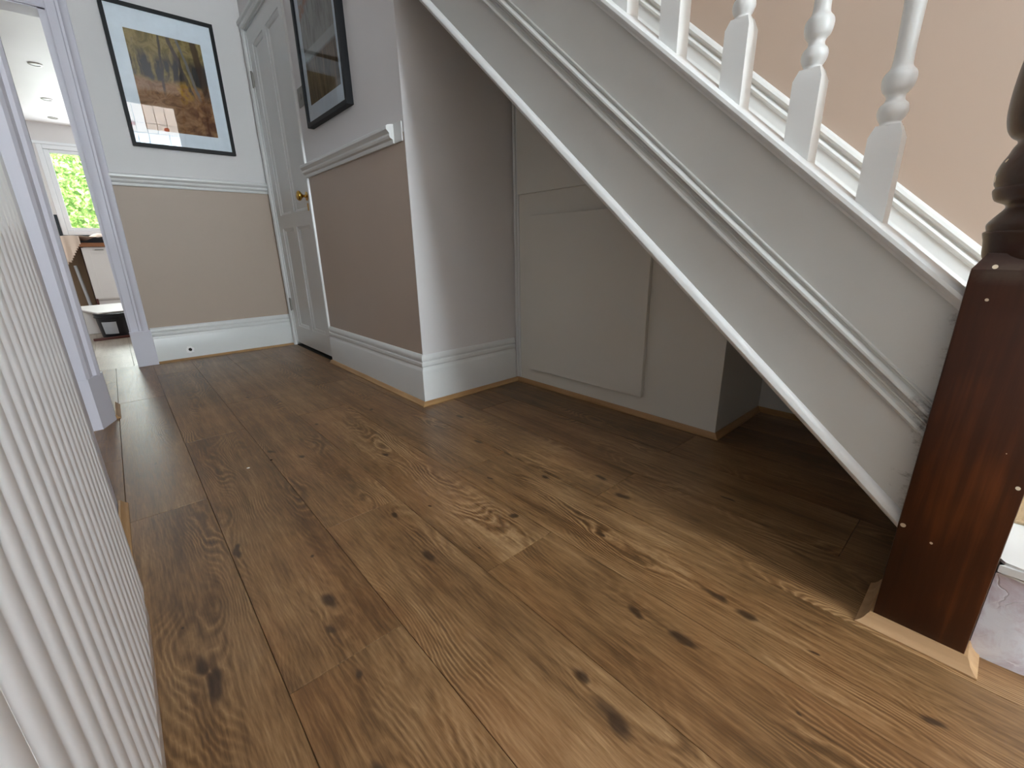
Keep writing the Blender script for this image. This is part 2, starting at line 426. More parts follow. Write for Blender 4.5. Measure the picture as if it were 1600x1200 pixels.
# ------------------------------------------------------------------ skirting boards, beading, dado rails
SK = [(0, 0), (.019, 0), (.019, .150), (.016, .158), (.011, .164), (.011, .170), (.0165, .174), (.0175, .181), (.0165, .188), (.010, .191), (.010, .196),
      (.014, .199), (.0155, .207), (.013, .216), (.006, .223), (0, .225)]
SK = [(a * .8, b) for a, b in SK]
BD = [(0, 0), (.018, 0), (.018, .004), (.0135, .0065), (.009, .011), (.0065, .0155), (.004, .018), (0, .018)]
DD = [(0, 0), (.010, 0), (.012, .006), (.012, .014), (.022, .018), (.026, .026), (.024, .034), (.030, .040), (.036, .046), (.036, .056), (.030, .062), (.018, .065), (0, .067)]
Zv = (0, 0, 1)
def run(name, prof, mat, P0, P1, A, m0=0, m1=0, label=None, cat=None, smooth=True):
    bm = bmesh.new(); extr(bm, prof, P0, P1, A, Zv, m0, m1)
    return struct(link(name, bm, mat, None, smooth), label, cat)
run('baseboard_right', SK, M_gloss, (XR, YR, 0), (XR, 2.69, 0), (-1, 0, 0), 1, 0)
run('baseboard_return', SK, M_gloss, (XR, YR, 0), (1.445, YR, 0), (0, -1, 0), 1, 0)
run('baseboard_back', SK, M_gloss, (.098, YB, 0), (XR - .002, YB, 0), (0, -1, 0))
run('baseboard_left', SK, M_gloss, (XL, -1.55, 0), (XL, 1.40, 0), (1, 0, 0))
run('baseboard_recess', [(0, 0), (.018, 0), (.018, .14), (.01, .15), (0, .15)], M_gloss, (XS, -.2, 0), (XS, .575, 0), (-1, 0, 0))
sx = .0152
run('trim_1', BD, M_bead_y, (XR - sx, YR - sx, 0), (XR - sx, 2.70, 0), (-1, 0, 0), 1, 0, 'oak beading along the foot of the right hand skirting', 'floor beading')
run('trim_2', BD, M_bead_x, (XR - sx, YR - sx, 0), (1.46, YR - sx, 0), (0, -1, 0), 1, -1, 'oak beading along the foot of the short white wall', 'floor beading')
run('trim_3', BD, M_bead_y, (1.46, YR - sx, 0), (1.46, .577, 0), (-1, 0, 0), -1, 1, 'oak beading along the understairs cupboard', 'floor beading')
run('trim_4', BD, M_bead_x, (1.46, .577, 0), (XS - .018, .577, 0), (0, -1, 0), 1, -1, 'oak beading round the end of the cupboard', 'floor beading')
run('trim_5', BD, M_bead_y, (XS - .018, .577, 0), (XS - .018, -.1, 0), (-1, 0, 0), -1, 0, 'oak beading at the back of the understairs recess', 'floor beading')
run('trim_6', [(a, b * .7) for a, b in BD], M_bead_x, (.098, YB - sx, 0), (.90, YB - sx, 0), (0, -1, 0), 0, 0, 'thin oak beading under the far skirting', 'floor beading')
run('trim_7', BD, M_bead_y, (-.12, .0, 0), (-.12, 1.49, 0), (1, 0, 0), 0, 0, 'oak beading behind the radiator', 'floor beading')
run('trim_8', BD, M_bead_y, (-.12, 2.385, 0), (-.12, 2.615, 0), (1, 0, 0), 0, 0, 'short oak beading beyond the door jamb', 'floor beading')
# dado rails
run('trim_9', DD, M_gloss, (XR, 1.682, 1.045), (XR, 2.705, 1.045), (-1, 0, 0), 0, 0, 'white dado rail on the right wall', 'dado rail')
run('trim_10', DD, M_gloss, (.10, YB, 1.04), (XR, YB, 1.04), (0, -1, 0), 0, 0, 'white dado rail on the far wall', 'dado rail')
# square block where the right dado rail stops short of the corner
bm = bmesh.new(); box(bm, XR - .006, XR, 1.622, 1.682, 1.045, 1.112, .002)
struct(link('trim_11', bm, M_gloss), 'flat end block of the dado rail by the corner', 'dado rail')

# ------------------------------------------------------------------ architraves
def architrave_prof(w):
    return [(0, 0), (.014, 0), (.016, .006), (.012, .012), (.012, w * .45), (.020, w * .5), (.020, w * .62), (.026, w * .66), (.034, w * .8), (.034, w * .96), (.03, w), (0, w)]
# kitchen doorway right casing (slightly out of plumb) and its plinth block
bm = bmesh.new()
prof = [(a, b) for a, b in architrave_prof(.088)]
extr(bm, prof, (.004, YB, .2), (.030, YB, 1.93), (0, -1, 0), (1, 0, 0))
box(bm, .001, .032, YB - .004, YB + .12, 0, 1.84)
struct(link('trim_12', bm, M_lilac, None, True), 'moulded white casing on the right of the kitchen doorway', 'door casing')
bm = bmesh.new(); box(bm, -.002, .1, YB - .040, YB, 0, .215, .003)
struct(link('trim_13', bm, M_lilac), 'white plinth block at the foot of the kitchen door casing', 'plinth block')
bm = bmesh.new(); extr(bm, prof, (-.86, YB, 1.84), (.03, YB, 1.84), (0, -1, 0), (0, 0, 1)); box(bm, -.86, .03, YB - .004, YB + .12, 1.835, 1.845)
struct(link('trim_14', bm, M_lilac, None, True), 'white head casing over the kitchen doorway', 'door casing')
# left doorway far jamb: flat reveal and moulded casing on the hall side (leans a little)
bm = bmesh.new()
def jamb(z0, z1, e, l0, l1):
    pts = [(-.45, 2.27), (-.156 - e, 2.27), (-.146 - e, 2.285), (-.140 - e, 2.33), (-.128 - e, 2.335), (-.118 - e, 2.35), (-.118 - e, 2.385), (-.13, 2.40), (-.45, 2.40)]
    a = [bm.verts.new((x + (l0 if x > -.4 else 0), y, z0)) for x, y in pts]; b = [bm.verts.new((x + (l1 if x > -.4 else 0), y, z1)) for x, y in pts]
    n = len(pts)
    for i in range(n): bm.faces.new((a[i], a[(i + 1) % n], b[(i + 1) % n], b[i]))
    bm.faces.new(a[::-1]); bm.faces.new(b)
jamb(.2, 2.03, .004, .0, .020)
struct(link('trim_15', bm, M_lilac), 'flat white jamb and moulded edge of the left doorway', 'door jamb')
bm = bmesh.new()
prism(bm, [(-.45, 2.268), (-.157, 2.268), (-.117, 2.37), (-.117, 2.402), (-.45, 2.402)], 0, .205)
struct(link('trim_16', bm, M_lilac), 'bevelled white plinth at the foot of the left door jamb', 'plinth block')
# near side casing of the left doorway, mostly behind the radiator
struct(B('trim_17', M_lilac, XL - .15, XL + .012, 1.41, 1.502, 0, 2.03, .004), 'near white casing of the left doorway', 'door casing')

# ------------------------------------------------------------------ hall cupboard door on the right wall
DY0, DY1 = 2.715, 3.437
d1 = empty('door_1', (XR + .012, 3.44, 0), 'white four panel door with a brass knob beside the far corner', 'door')
tag(d1, kind='structure')
bm = bmesh.new()
zb, zt = .022, 1.955
xf = XR + .006
rails = [(zb, .15), (.81, .893), (1.865, zt)]
stiles = [(DY0, 2.805), (3.06, 3.12), (3.352, DY1)]
for a, b in stiles: box(bm, xf, xf + .035, a, b, zb, zt)
for a, b in rails:
    for (c, d) in ((2.805, 3.06), (3.12, 3.352)): box(bm, xf, xf + .035, c, d, a, b)
for (c, d) in ((2.805, 3.06), (3.12, 3.352)):
    for (a, b) in ((.15, .81), (.893, 1.865)):
        box(bm, xf + .016, xf + .026, c, d, a, b)
        # ovolo moulding round each panel
        w = .018
        for (P0, P1, A2) in (((c, a), (c, b), 1), ((d, a), (d, b), -1)):
            extr(bm, [(0, 0), (w, 0), (w * .8, -.006), (w * .35, -.010), (0, -.0125)], (xf + .016, P0[0], a), (xf + .016, P0[0], b), (0, A2, 0), (1, 0, 0))
        for (zz, A2) in ((a, 1), (b, -1)):
            extr(bm, [(0, 0), (w, 0), (w * .8, -.006), (w * .35, -.010), (0, -.0125)], (xf + .016, c, zz), (xf + .016, d, zz), (0, 0, A2), (1, 0, 0))
leaf = link('door_leaf', bm, M_gloss); adopt(d1, leaf)
bm = bmesh.new()
lathe(bm, smoothprof([(.024, 0), (.024, .003), (.009, .006), (.008, .022), (.014, .027), (.024, .036), (.0265, .044), (.022, .052), (.008, .056)], 4), 0, 0, 24)
bmesh.ops.rotate(bm, verts=bm.verts[:], cent=(0, 0, 0), matrix=Matrix.Rotation(-R90, 3, 'Y'))
bmesh.ops.translate(bm, verts=bm.verts[:], vec=(xf, 2.785, .962))
kn = link('door_knob', bm, M_brass, None, True); tag(kn, 'round brass knob'); adopt(d1, kn)
bm = bmesh.new(); box(bm, xf - .003, xf, 2.778, 2.792, .885, .925, .001)
ke = link('keyhole_plate', bm, M_brass); adopt(d1, ke)
for zz in (.30, 1.70):
    bm = bmesh.new(); box(bm, xf - .010, xf + .004, 3.437, 3.452, zz - .04, zz + .04, .001)
    lathe(bm, [(.006, -.045), (.006, .045)], xf - .008, 3.440, 10, zz)
    h = link('hinge', bm, M_steel, None, True); adopt(d1, h)
# casing: hinge-side architrave tucked into the corner, head, slim bead on the closing side
bm = bmesh.new()
extr(bm, [(0, 0), (.012, 0), (.018, .008), (.018, .016), (.010, .020), (.010, .038), (0, .038)], (XR, 3.450, 0), (XR, 3.450, 1.975), (-1, 0, 0), (0, 1, 0))
extr(bm, [(0, 0), (.012, 0), (.018, .008), (.018, .022), (.026, .030), (.026, .045), (0, .052)], (XR, DY0 - .01, 1.965), (XR, 3.488, 1.965), (-1, 0, 0), (0, 0, 1))
extr(bm, [(0, 0), (.010, .002), (.012, .010), (.008, .018), (0, .020)], (XR, 2.694, 0), (XR, 2.694, 1.985), (-1, 0, 0), (0, 1, 0))
box(bm, XR, XR + .05, 2.71, 2.7145, 0, 1.97); box(bm, XR, XR + .05, 3.4375, 3.45, 0, 1.97); box(bm, XR, XR + .05, 2.71, 3.45, 1.957, 1.974)
cs = link('casing', bm, M_gloss, None, True); adopt(d1, cs)
th = B('threshold', M_dark, XR - .002, XR + .05, 2.715, 3.437, 0, .006); adopt(d1, th)
struct(B('wall_cupboard_back', M_dark, XR + .05, XR + .06, 2.65, 3.49, 0, 2.0))

# ------------------------------------------------------------------ light switch
sw = empty('light_switch', (XR, 2.62, 1.372), 'brushed metal light switch plate half behind the right wall picture', 'light switch')
a = B('plate', M_steel, XR - .006, XR, 2.578, 2.664, 1.374, 1.460, .002)
b = B('rocker', M_steel, XR - .010, XR - .005, 2.612, 2.630, 1.403, 1.430, .001)
adopt(sw, a); b.parent = a

# ------------------------------------------------------------------ pictures
def art1():
    m, nt, p = newmat('woodland_painting'); g = G(nt); uv = g.uv()
    u, v = g.sep(uv)[:2]
    wv = g.v('ADD', uv, g.v('MULTIPLY', g.noise(uv, 5, 3, col=True), (0.10, 0.10, 0)))
    sky = g.ramp(g.noise(wv, 6, 5, 0.7, 1.0), [(0.3, srgb(88, 78, 48)), (0.45, srgb(128, 112, 66)), (0.58, srgb(158, 140, 92)), (0.7, srgb(120, 104, 84))])
    ground = g.ramp(g.noise(g.v('MULTIPLY', wv, (1.0, 2.2, 1)), 4.5, 5, 0.7, 1.5), [(0.3, srgb(84, 58, 36)), (0.45, srgb(134, 96, 60)), (0.58, srgb(158, 122, 88)), (0.7, srgb(122, 70, 36))])
    hz = g.m('ADD', v, g.m('MULTIPLY', g.m('SUBTRACT', g.noise(uv, 4, 3), 0.5), 0.18))
    c = g.mix(g.mr(hz, 0.50, 0.56), ground, sky)
    # dark tree line
    tl = g.noise(g.v('MULTIPLY', wv, (9, 2.2, 1)), 1.0, 4, 0.6, 0.6)
    mask = g.m('MULTIPLY', g.mr(hz, 0.52, 0.56), g.mr(hz, 0.86, 0.74))
    c = g.mix(g.m('MULTIPLY', g.mr(tl, 0.38, 0.50), mask), c, srgb(52, 50, 50))
    # leaning trunks on the right
    for (x0, sl, w, col) in ((0.52, 0.36, .035, (70, 62, 62)), (0.64, 0.30, .022, (118, 118, 122)), (0.86, 0.12, .06, (62, 42, 28)), (0.40, -0.1, .02, (58, 54, 54))):
        dx = g.m('ABSOLUTE', g.m('SUBTRACT', g.m('ADD', u, g.m('MULTIPLY', g.m('SUBTRACT', v, 1.0), sl)), g.m('ADD', x0, g.m('MULTIPLY', g.noise(uv, 7, 2), 0.05))))
        mk = g.m('MULTIPLY', g.mr(dx, w * .6, w, 1.0, 0.0), g.mr(v, 0.36, 0.46))
        c = g.mix(g.m('MULTIPLY', mk, 0.85), c, srgb(*col))
    yl = g.m('MULTIPLY', g.mr(g.v('DISTANCE', wv, (0.70, 0.50, 0)), 0.05, 0.16, 1, 0), 0.8)
    c = g.mix(g.m('MULTIPLY', yl, g.mr(g.noise(uv, 16, 3), 0.42, 0.6)), c, srgb(178, 140, 40))
    br = g.m('MULTIPLY', g.mr(u, 0.5, 0.8), g.mr(v, 0.42, 0.25))
    c = g.mix(g.m('MULTIPLY', br, g.mr(g.noise(wv, 9, 4), 0.4, 0.6, 0, .9)), c, srgb(86, 48, 26))
    nt.links.new(c, p.inputs['Base Color']); p.inputs['Roughness'].default_value = 0.8
    return m
def art2():
    m, nt, p = newmat('autumn_sketch'); g = G(nt); uv = g.uv()
    u, v = g.sep(uv)[:2]
    wv = g.v('ADD', uv, g.v('MULTIPLY', g.noise(uv, 6, 3, col=True), (0.06, 0.06, 0)))
    c = g.ramp(g.noise(g.v('MULTIPLY', wv, (7, 1.6, 1)), 2.4, 5, 0.7, 0.5), [(0.3, srgb(108, 106, 98)), (0.48, srgb(142, 142, 136)), (0.6, srgb(158, 158, 154)), (0.74, srgb(150, 118, 96))])
    dg = g.m('SUBTRACT', v, g.m('MULTIPLY', u, 0.25))
    o1 = g.m('MULTIPLY', g.mr(dg, 0.60, 0.64), g.mr(dg, 0.80, 0.74))
    c = g.mix(g.m('MULTIPLY', o1, g.mr(g.noise(wv, 12, 3), 0.40, 0.55, 0, .85)), c, srgb(150, 104, 74))
    bn = g.mr(v, 0.33, 0.31)
    low = g.ramp(g.noise(g.v('MULTIPLY', wv, (10, 1.2, 1)), 2.0, 5, 0.7), [(0.35, srgb(84, 66, 46)), (0.5, srgb(112, 98, 78)), (0.65, srgb(140, 112, 84))])
    c = g.mix(bn, c, low)
    wb = g.m('MULTIPLY', g.mr(v, 0.33, 0.34), g.mr(v, 0.41, 0.40))
    c = g.mix(g.m('MULTIPLY', wb, 0.8), c, srgb(176, 180, 178))
    nt.links.new(c, p.inputs['Base Color']); p.inputs['Roughness'].default_value = 0.8
    return m
def picture(name, loc, wallrot, w, h, depth, rail, mt, mb, ms, art, label):
    """built flat in local XZ facing -Y, then turned; loc = bottom centre on the wall"""
    t = empty(name, loc, label, 'picture'); t.rotation_euler = (0, 0, wallrot)
    bm = bmesh.new()
    for (x0, x1, z0, z1) in ((-w / 2, -w / 2 + rail, 0, h), (w / 2 - rail, w / 2, 0, h), (-w / 2 + rail, w / 2 - rail, 0, rail), (-w / 2 + rail, w / 2 - rail, h - rail, h)):
        box(bm, x0, x1, -depth, 0, z0, z1)
    link('frame', bm, M_black, t)
    bm = bmesh.new(); box(bm, -w / 2 + rail, w / 2 - rail, -depth + .011, -depth + .014, rail, h - rail); mo = link('mount', bm, M_mat, t)
    bm = bmesh.new(); uvl = bm.loops.layers.uv.new('UVMap')
    x0, x1, z0, z1 = -w / 2 + rail + ms, w / 2 - rail - ms, rail + mb, h - rail - mt
    f = bm.faces.new([bm.verts.new(c) for c in ((x0, -depth + .0105, z0), (x1, -depth + .0105, z0), (x1, -depth + .0105, z1), (x0, -depth + .0105, z1))])
    for l, q in zip(f.loops, ((0, 0), (1, 0), (1, 1), (0, 1))): l[uvl].uv = q
    me = bpy.data.meshes.new('artwork'); bm.to_mesh(me); bm.free(); me.materials.append(art)
    o = bpy.data.objects.new('artwork', me); C.objects.link(o); o.parent = mo
    bm = bmesh.new(); bm.faces.new([bm.verts.new(c) for c in ((-w / 2 + rail, -depth + .007, rail), (w / 2 - rail, -depth + .007, rail), (w / 2 - rail, -depth + .007, h - rail), (-w / 2 + rail, -depth + .007, h - rail))])
    me = bpy.data.meshes.new('glass'); bm.to_mesh(me); bm.free(); me.materials.append(M_glass)
    o = bpy.data.objects.new('glass', me); C.objects.link(o); o.parent = t
    return t
picture('framed_picture', (.497, YB, 1.255), 0, .51, .70, .026, .018, .10, .075, .062, art1(), 'black framed woodland painting in a pale mount on the far wall')
picture('framed_picture', (XR, 2.265, 1.25), -R90, .50, .70, .030, .018, .06, .07, .045, art2(), 'black framed grey and orange print on the right wall, cut by the photo edge')

# ------------------------------------------------------------------ understairs cupboard
XC = 1.46
cu = empty('understairs_cupboard', (1.66, 1.09, 0), 'white boarded cupboard under the stairs with a raised access panel', 'cupboard')
bm = bmesh.new()
y0, y1 = .577, YR - .006
zs = lambda y: .150 + .88 * y
vs = []
for x in (XC, XS - .002):
    vs.append([bm.verts.new((x, y, z)) for y, z in ((y0, 0), (y1, 0), (y1, zs(y1)), (y0, zs(y0)))])
a, b = vs
for i in range(4): bm.faces.new((a[i], a[(i + 1) % 4], b[(i + 1) % 4], b[i]))
bm.faces.new(a); bm.faces.new(b[::-1])
adopt(cu, link('body', bm, M_cup))
adopt(cu, B('access_panel', M_cup, XC - .019, XC, .868, 1.487, .082, .79, .0015))
bm = bmesh.new()
pts = [(1.572, .885), (1.572, zs(1.572) - .002), (.838, .885)]
a = [bm.verts.new((XC - .012, y, z)) for y, z in pts]; b = [bm.verts.new((XC, y, z)) for y, z in pts]
for i in range(3): bm.faces.new((a[i], a[(i + 1) % 3], b[(i + 1) % 3], b[i]))
bm.faces.new(a); bm.faces.new(b[::-1])
adopt(cu, link('upper_board', bm, M_cup))
bm = bmesh.new(); extr(bm, [(0, 0), (.010, .002), (.013, .008), (.009, .015), (0, .018)], (XC, 1.588, .02), (XC, 1.588, 1.5), (-1, 0, 0), (0, 1, 0))
extr(bm, [(0, 0), (.004, 0), (.004, .012), (0, .012)], (XC, 1.574, .02), (XC, 1.574, 1.5), (-1, 0, 0), (0, 1, 0))
adopt(cu, link('corner_strip', bm, M_gloss, None, True))

# ------------------------------------------------------------------ staircase
st = empty('staircase', (.936, -.02, 0), 'white painted staircase with turned balusters and a dark varnished newel post', 'staircase')
XF = .905                    # hall face of the string
SL = .88; dv = Vector((0, 1, SL)).normalized()
YS, YE = .035, 2.75
def on(y, c, x=XF): return Vector((x, y, c + SL * y))
def sloped(bm, prof, ya, yb, x=XF):
    """profile [(out towards hall, height above the reference line, vertical)] run up the slope with vertical end cuts"""
    r0 = [bm.verts.new((x - a, ya, b + SL * ya)) for a, b in prof]; r1 = [bm.verts.new((x - a, yb, b + SL * yb)) for a, b in prof]
    n = len(prof)
    for i in range(n): bm.faces.new((r0[i], r0[(i + 1) % n], r1[(i + 1) % n], r1[i]))
    bm.faces.new(r0[::-1]); bm.faces.new(r1)
bm = bmesh.new(); sloped(bm, [(0, .158), (0, .520), (-.034, .520), (-.034, .158)], YS, YE)
adopt(st, link('outer_string', bm, M_string))
bm = bmesh.new()
sloped(bm, [(-.034, .152), (.004, .152), (.009, .156), (.012, .164), (.011, .172), (.006, .179), (0, .183), (-.034, .183)], YS, YE)
adopt(st, link('bottom_bead', bm, M_gloss, None, True))  # lighter paint than the string, so the bead's highlight is in the colour
bm = bmesh.new()
sloped(bm, [(0, .316), (.007, .318), (.010, .323), (.008, .329), (.002, .333), (.002, .337), (.005, .339), (.005, .342), (.002, .344), (.003, .349),
            (.009, .351), (.0125, .355), (.0120, .360), (.008, .364), (.001, .366), (.001, .371), (.005, .373), (.005, .376), (0, .378)], YS, YE)
adopt(st, link('string_moulding', bm, M_string, None, True))
bm = bmesh.new()
sloped(bm, [(-.050, .518), (.004, .518), (.006, .523), (.012, .526), (.016, .533), (.015, .540), (.010, .544), (.003, .546), (-.046, .546), (-.050, .540)], YS, YE)
adopt(st, link('string_capping', bm, M_gloss, None, True))
# treads, risers and soffit
GO, RI, YN = .2045, .18, -.24
N = 14
for n in range(2, N + 1):
    yn = YN + GO * (n - 1)
    bm = bmesh.new(); box(bm, .9395, XS - .03, yn - .015, yn + GO, RI * n - .024, RI * n, .004)
    adopt(st, link('tread', bm, M_gloss))
    bm = bmesh.new(); box(bm, .9395, XS - .03, yn, yn + .016, RI * (n - 1), RI * n - .024)
    adopt(st, link('riser', bm, M_gloss))
bm = bmesh.new()
sloped(bm, [(-.034, .162), (-.034, .170), (-.92, .170), (-.92, .162)], .06, YE)
adopt(st, link('soffit', bm, M_cup))
# first step with its rounded end wrapping the newel
def bull(e):
    pts = [(XS - .03, -.24 - e), (1.12, -.24 - e)]
    for k in range(0, 9):
        t = k / 8 * R90
        pts.append((1.05 - (.13 + e) * math.sin(t) ** 0.9, -.11 - (.13 + e) * math.cos(t) ** 0.9))
    pts += [(.92 - e, -.082), (.94, -.082), (.94, -.02), (XS - .03, -.02)]
    return pts
bm = bmesh.new(); prism(bm, bull(0), 0.0, RI - .022); 
adopt(st, link('riser', bm, M_step, None, True))
bm = bmesh.new(); prism(bm, bull(.006), RI - .022, RI)
bmesh.ops.bevel(bm, geom=[e for e in bm.edges if abs(e.verts[0].co.z - e.verts[1].co.z) < 1e-5], offset=.005, segments=2, affect='EDGES')
adopt(st, link('tread', bm, M_gloss, None, True))
# wall string
bm = bmesh.new()
WS = [(0, .30), (.018, .30), (.018, .428), (.022, .432), (.024, .440), (.022, .450), (.016, .456), (.014, .462), (.014, .500), (.020, .506), (.022, .515), (.018, .523),
      (.010, .527), (.010, .533), (.019, .538), (.022, .548), (.018, .560), (.008, .566), (0, .568)]
sloped(bm, WS, -.30, YE, XS)
adopt(st, link('wall_string', bm, M_gloss, None, True))
# handrail
bm = bmesh.new()
RX = .930
sloped(bm, [(.030, 1.30), (.034, 1.315), (.028, 1.34), (.012, 1.355), (-.012, 1.355), (-.028, 1.34), (-.034, 1.315), (-.030, 1.30), (-.02, 1.285), (.02, 1.285)], .03, YE, RX)
adopt(st, link('handrail', bm, M_newel, None, True))
# balusters
def baluster_mesh():
    bm = bmesh.new(); q = .0205
    zt = .118               # top of the square foot above the string at its axis
    n = 10
    # square foot, foot cut to the slope
    lo = [(-q, -q), (q, -q), (q, q), (-q, q)]
    a = [bm.verts.new((x, y, .0 + SL * y - .004)) for x, y in lo]
    b = [bm.verts.new((x, y, zt - .012)) for x, y in lo]
    c = [bm.verts.new((x * .72, y * .72, zt + .004)) for x, y in lo]
    for s, t in ((a, b), (b, c)):
        for i in range(4): bm.faces.new((s[i], s[(i + 1) % 4], t[(i + 1) % 4], t[i]))
    bm.faces.new(a[::-1]); bm.faces.new(c)
    P = [(.0150, zt - .002), (.0155, zt + .004), (.0130, zt + .008), (.0165, zt + .014), (.0190, zt + .022), (.0175, zt + .031), (.0130, zt + .036), (.0115, zt + .041), (.0130, zt + .046),
         (.0180, zt + .052), (.0205, zt + .062), (.0195, zt + .072), (.0135, zt + .080), (.0122, zt + .090), (.0120, zt + .11), (.0128, zt + .15), (.0142, zt + .19), (.0150, zt + .24), (.0140, zt + .29),
         (.0120, zt + .34), (.0125, zt + .37), (.0190, zt + .385), (.0205, zt + .395), (.0180, zt + .408), (.0130, zt + .415), (.0165, zt + .43), (.0185, zt + .44), (.0150, zt + .452)]
    lathe(bm, smoothprof(P, 4), 0, 0, 28)
    z2 = zt + .45
    a = [bm.verts.new((x * .72, y * .72, z2 - .004)) for x, y in lo]; b = [bm.verts.new((x, y, z2 + .012)) for x, y in lo]
    c = [bm.verts.new((x, y, .757 + SL * y)) for x, y in lo]
    for s, t in ((a, b), (b, c)):
        for i in range(4): bm.faces.new((s[i], s[(i + 1) % 4], t[(i + 1) % 4], t[i]))
    bm.faces.new(a[::-1]); bm.faces.new(c)
    return bm
bal = link('baluster', baluster_mesh(), M_gloss, None, True)
BY = [.170, .288, .412, .545, .665, .79, .91, 1.03, 1.15, 1.27, 1.39, 1.51]
for i, y in enumerate(BY):
    o = bal if i == 0 else bal.copy()
    if i: C.objects.link(o)
    o.parent = st
    o.location = Vector((.930, y, .546 + SL * y)) - st.location
# newel post
bm = bmesh.new()
NX0, NX1, NY0, NY1 = .878, .993, -.0775, .0375
ncx, ncy = (NX0 + NX1) / 2, (NY0 + NY1) / 2
box(bm, NX0, NX1, NY0, NY1, 0.0, .612, .0025)
# chamfered shoulder
sq = [(NX0, NY0), (NX1, NY0), (NX1, NY1), (NX0, NY1)]
a = [bm.verts.new((x, y, .611)) for x, y in sq]; b = [bm.verts.new((ncx + (x - ncx) * .80, ncy + (y - ncy) * .80, .632)) for x, y in sq]
for i in range(4): bm.faces.new((a[i], a[(i + 1) % 4], b[(i + 1) % 4], b[i]))
bm.faces.new(b)
NP = [(.050, .620), (.053, .626), (.0545, .632), (.056, .645), (.0585, .655), (.0590, .659), (.0560, .661), (.0570, .664), (.0575, .670), (.052, .679), (.046, .687), (.0440, .691), (.046, .695),
      (.056, .700), (.0600, .708), (.0610, .714), (.0590, .717), (.0615, .722), (.0625, .735), (.0600, .747), (.0555, .757), (.0530, .765), (.0500, .771), (.0515, .775),
      (.058, .780), (.0635, .790), (.0670, .806), (.0680, .826), (.0675, .850), (.0655, .875), (.0610, .895), (.052, .925), (.044, .955), (.040, .99), (.039, 1.05), (.046, 1.12), (.05, 1.15)]
lathe(bm, smoothprof(NP, 3), ncx, ncy, 40)
box(bm, NX0 + .004, NX1 - .004, NY0 + .004, NY1 - .004, 1.15, 1.42, .003)
lathe(bm, smoothprof([(.04, 1.42), (.07, 1.43), (.07, 1.445), (.03, 1.46), (.045, 1.48), (.055, 1.51), (.04, 1.545), (.005, 1.56)], 4), ncx, ncy, 32)
nw = link('newel_post', bm, M_newel, None, True); tag(nw, 'dark varnished turned newel post'); adopt(st, nw)
# beading round the newel foot
bm = bmesh.new()
BD2 = [(0, 0), (.019, 0), (.019, .003), (.014, .006), (.009, .012), (.0065, .018), (.004, .022), (0, .022)]
extr(bm, BD2, (NX0, NY0, 0), (NX0, NY1, 0), (-1, 0, 0), Zv, 1, 1)
extr(bm, BD2, (NX0, NY0, 0), (NX0 + .043, NY0, 0), (0, -1, 0), Zv, 1, 0)
extr(bm, BD2, (NX0, NY1, 0), (NX1, NY1, 0), (0, 1, 0), Zv, 1, 0)
struct(link('trim_18', bm, grain_mat('pale_oak_beading', srgb(158, 122, 84), srgb(200, 164, 122), .4, 'y'), None, True), 'pale oak beading mitred round the foot of the newel post', 'floor beading')
# stair carpet runner
bm = bmesh.new(); t = .006
for n in range(1, N):
    yn = YN + GO * (n - 1) - .012
    if n == 1: yn -= .006
    box(bm, 1.07, 1.70, yn - t, YN + GO * n - .001, RI * n, RI * n + t, .002)
    box(bm, 1.07, 1.70, yn - t - .0, yn, RI * (n - 1) + (t if n > 1 else .0), RI * n, 0)
tag(link('stair_carpet', bm, M_carpet), 'beige carpet runner on the steps behind the newel post', 'carpet')

# ------------------------------------------------------------------ radiator
rad = empty('radiator', (-.095, .2, .13), 'white ribbed panel radiator on the left wall, very close', 'radiator')
RY0, RY1, RZ0, RZ1 = -.56, .735, .150, .87
bm = bmesh.new(); box(bm, -.073, -.0662, RY0, RY1, RZ0, RZ1 - .02, .0015)
p = .030; y = RY1 - .024
while y - .016 > RY0 + .01:
    def ring(x, hw, z0, z1): return [bm.verts.new((x, y + s * hw, z)) for s, z in ((-1, z0), (1, z0), (1, z1), (-1, z1))]
    a = ring(-.0665, .01490, RZ0 + .030, RZ1 - .05); b = ring(-.0634, .0138, RZ0 + .046, RZ1 - .066); c = ring(-.0618, .0100, RZ0 + .054, RZ1 - .075)
    for s, t in ((a, b), (b, c)):
        for i in range(4): bm.faces.new((s[i], s[(i + 1) % 4], t[(i + 1) % 4], t[i]))
    bm.faces.new(c)
    y -= p
adopt(rad, link('front_panel', bm, M_rad, None, True))
bm = bmesh.new(); box(bm, -.116, -.076, RY0 + .02, RY1 - .02, RZ0 + .01, RZ1 - .03); adopt(rad, link('convector', bm, M_rad))
bm = bmesh.new(); box(bm, -.120, -.070, RY1 - .018, RY1 + .0, RZ0 + .02, RZ1 - .015, .002); adopt(rad, link('side_panel', bm, M_rad))
bm = bmesh.new()
yy = RY0
while yy < RY1 - .012:
    box(bm, -.118, -.072, yy, yy + .006, RZ1 - .012, RZ1 - .004); yy += .018
box(bm, -.120, -.115, RY0, RY1, RZ1 - .015, RZ1); box(bm, -.075, -.070, RY0, RY1, RZ1 - .015, RZ1)
adopt(rad, link('top_grille', bm, M_rad))
for yy in (RY0 + .15, RY1 - .15):
    adopt(rad, B('bracket', M_rad, XL + .001, -.116, yy - .015, yy + .015, RZ0 + .06, RZ1 - .08))

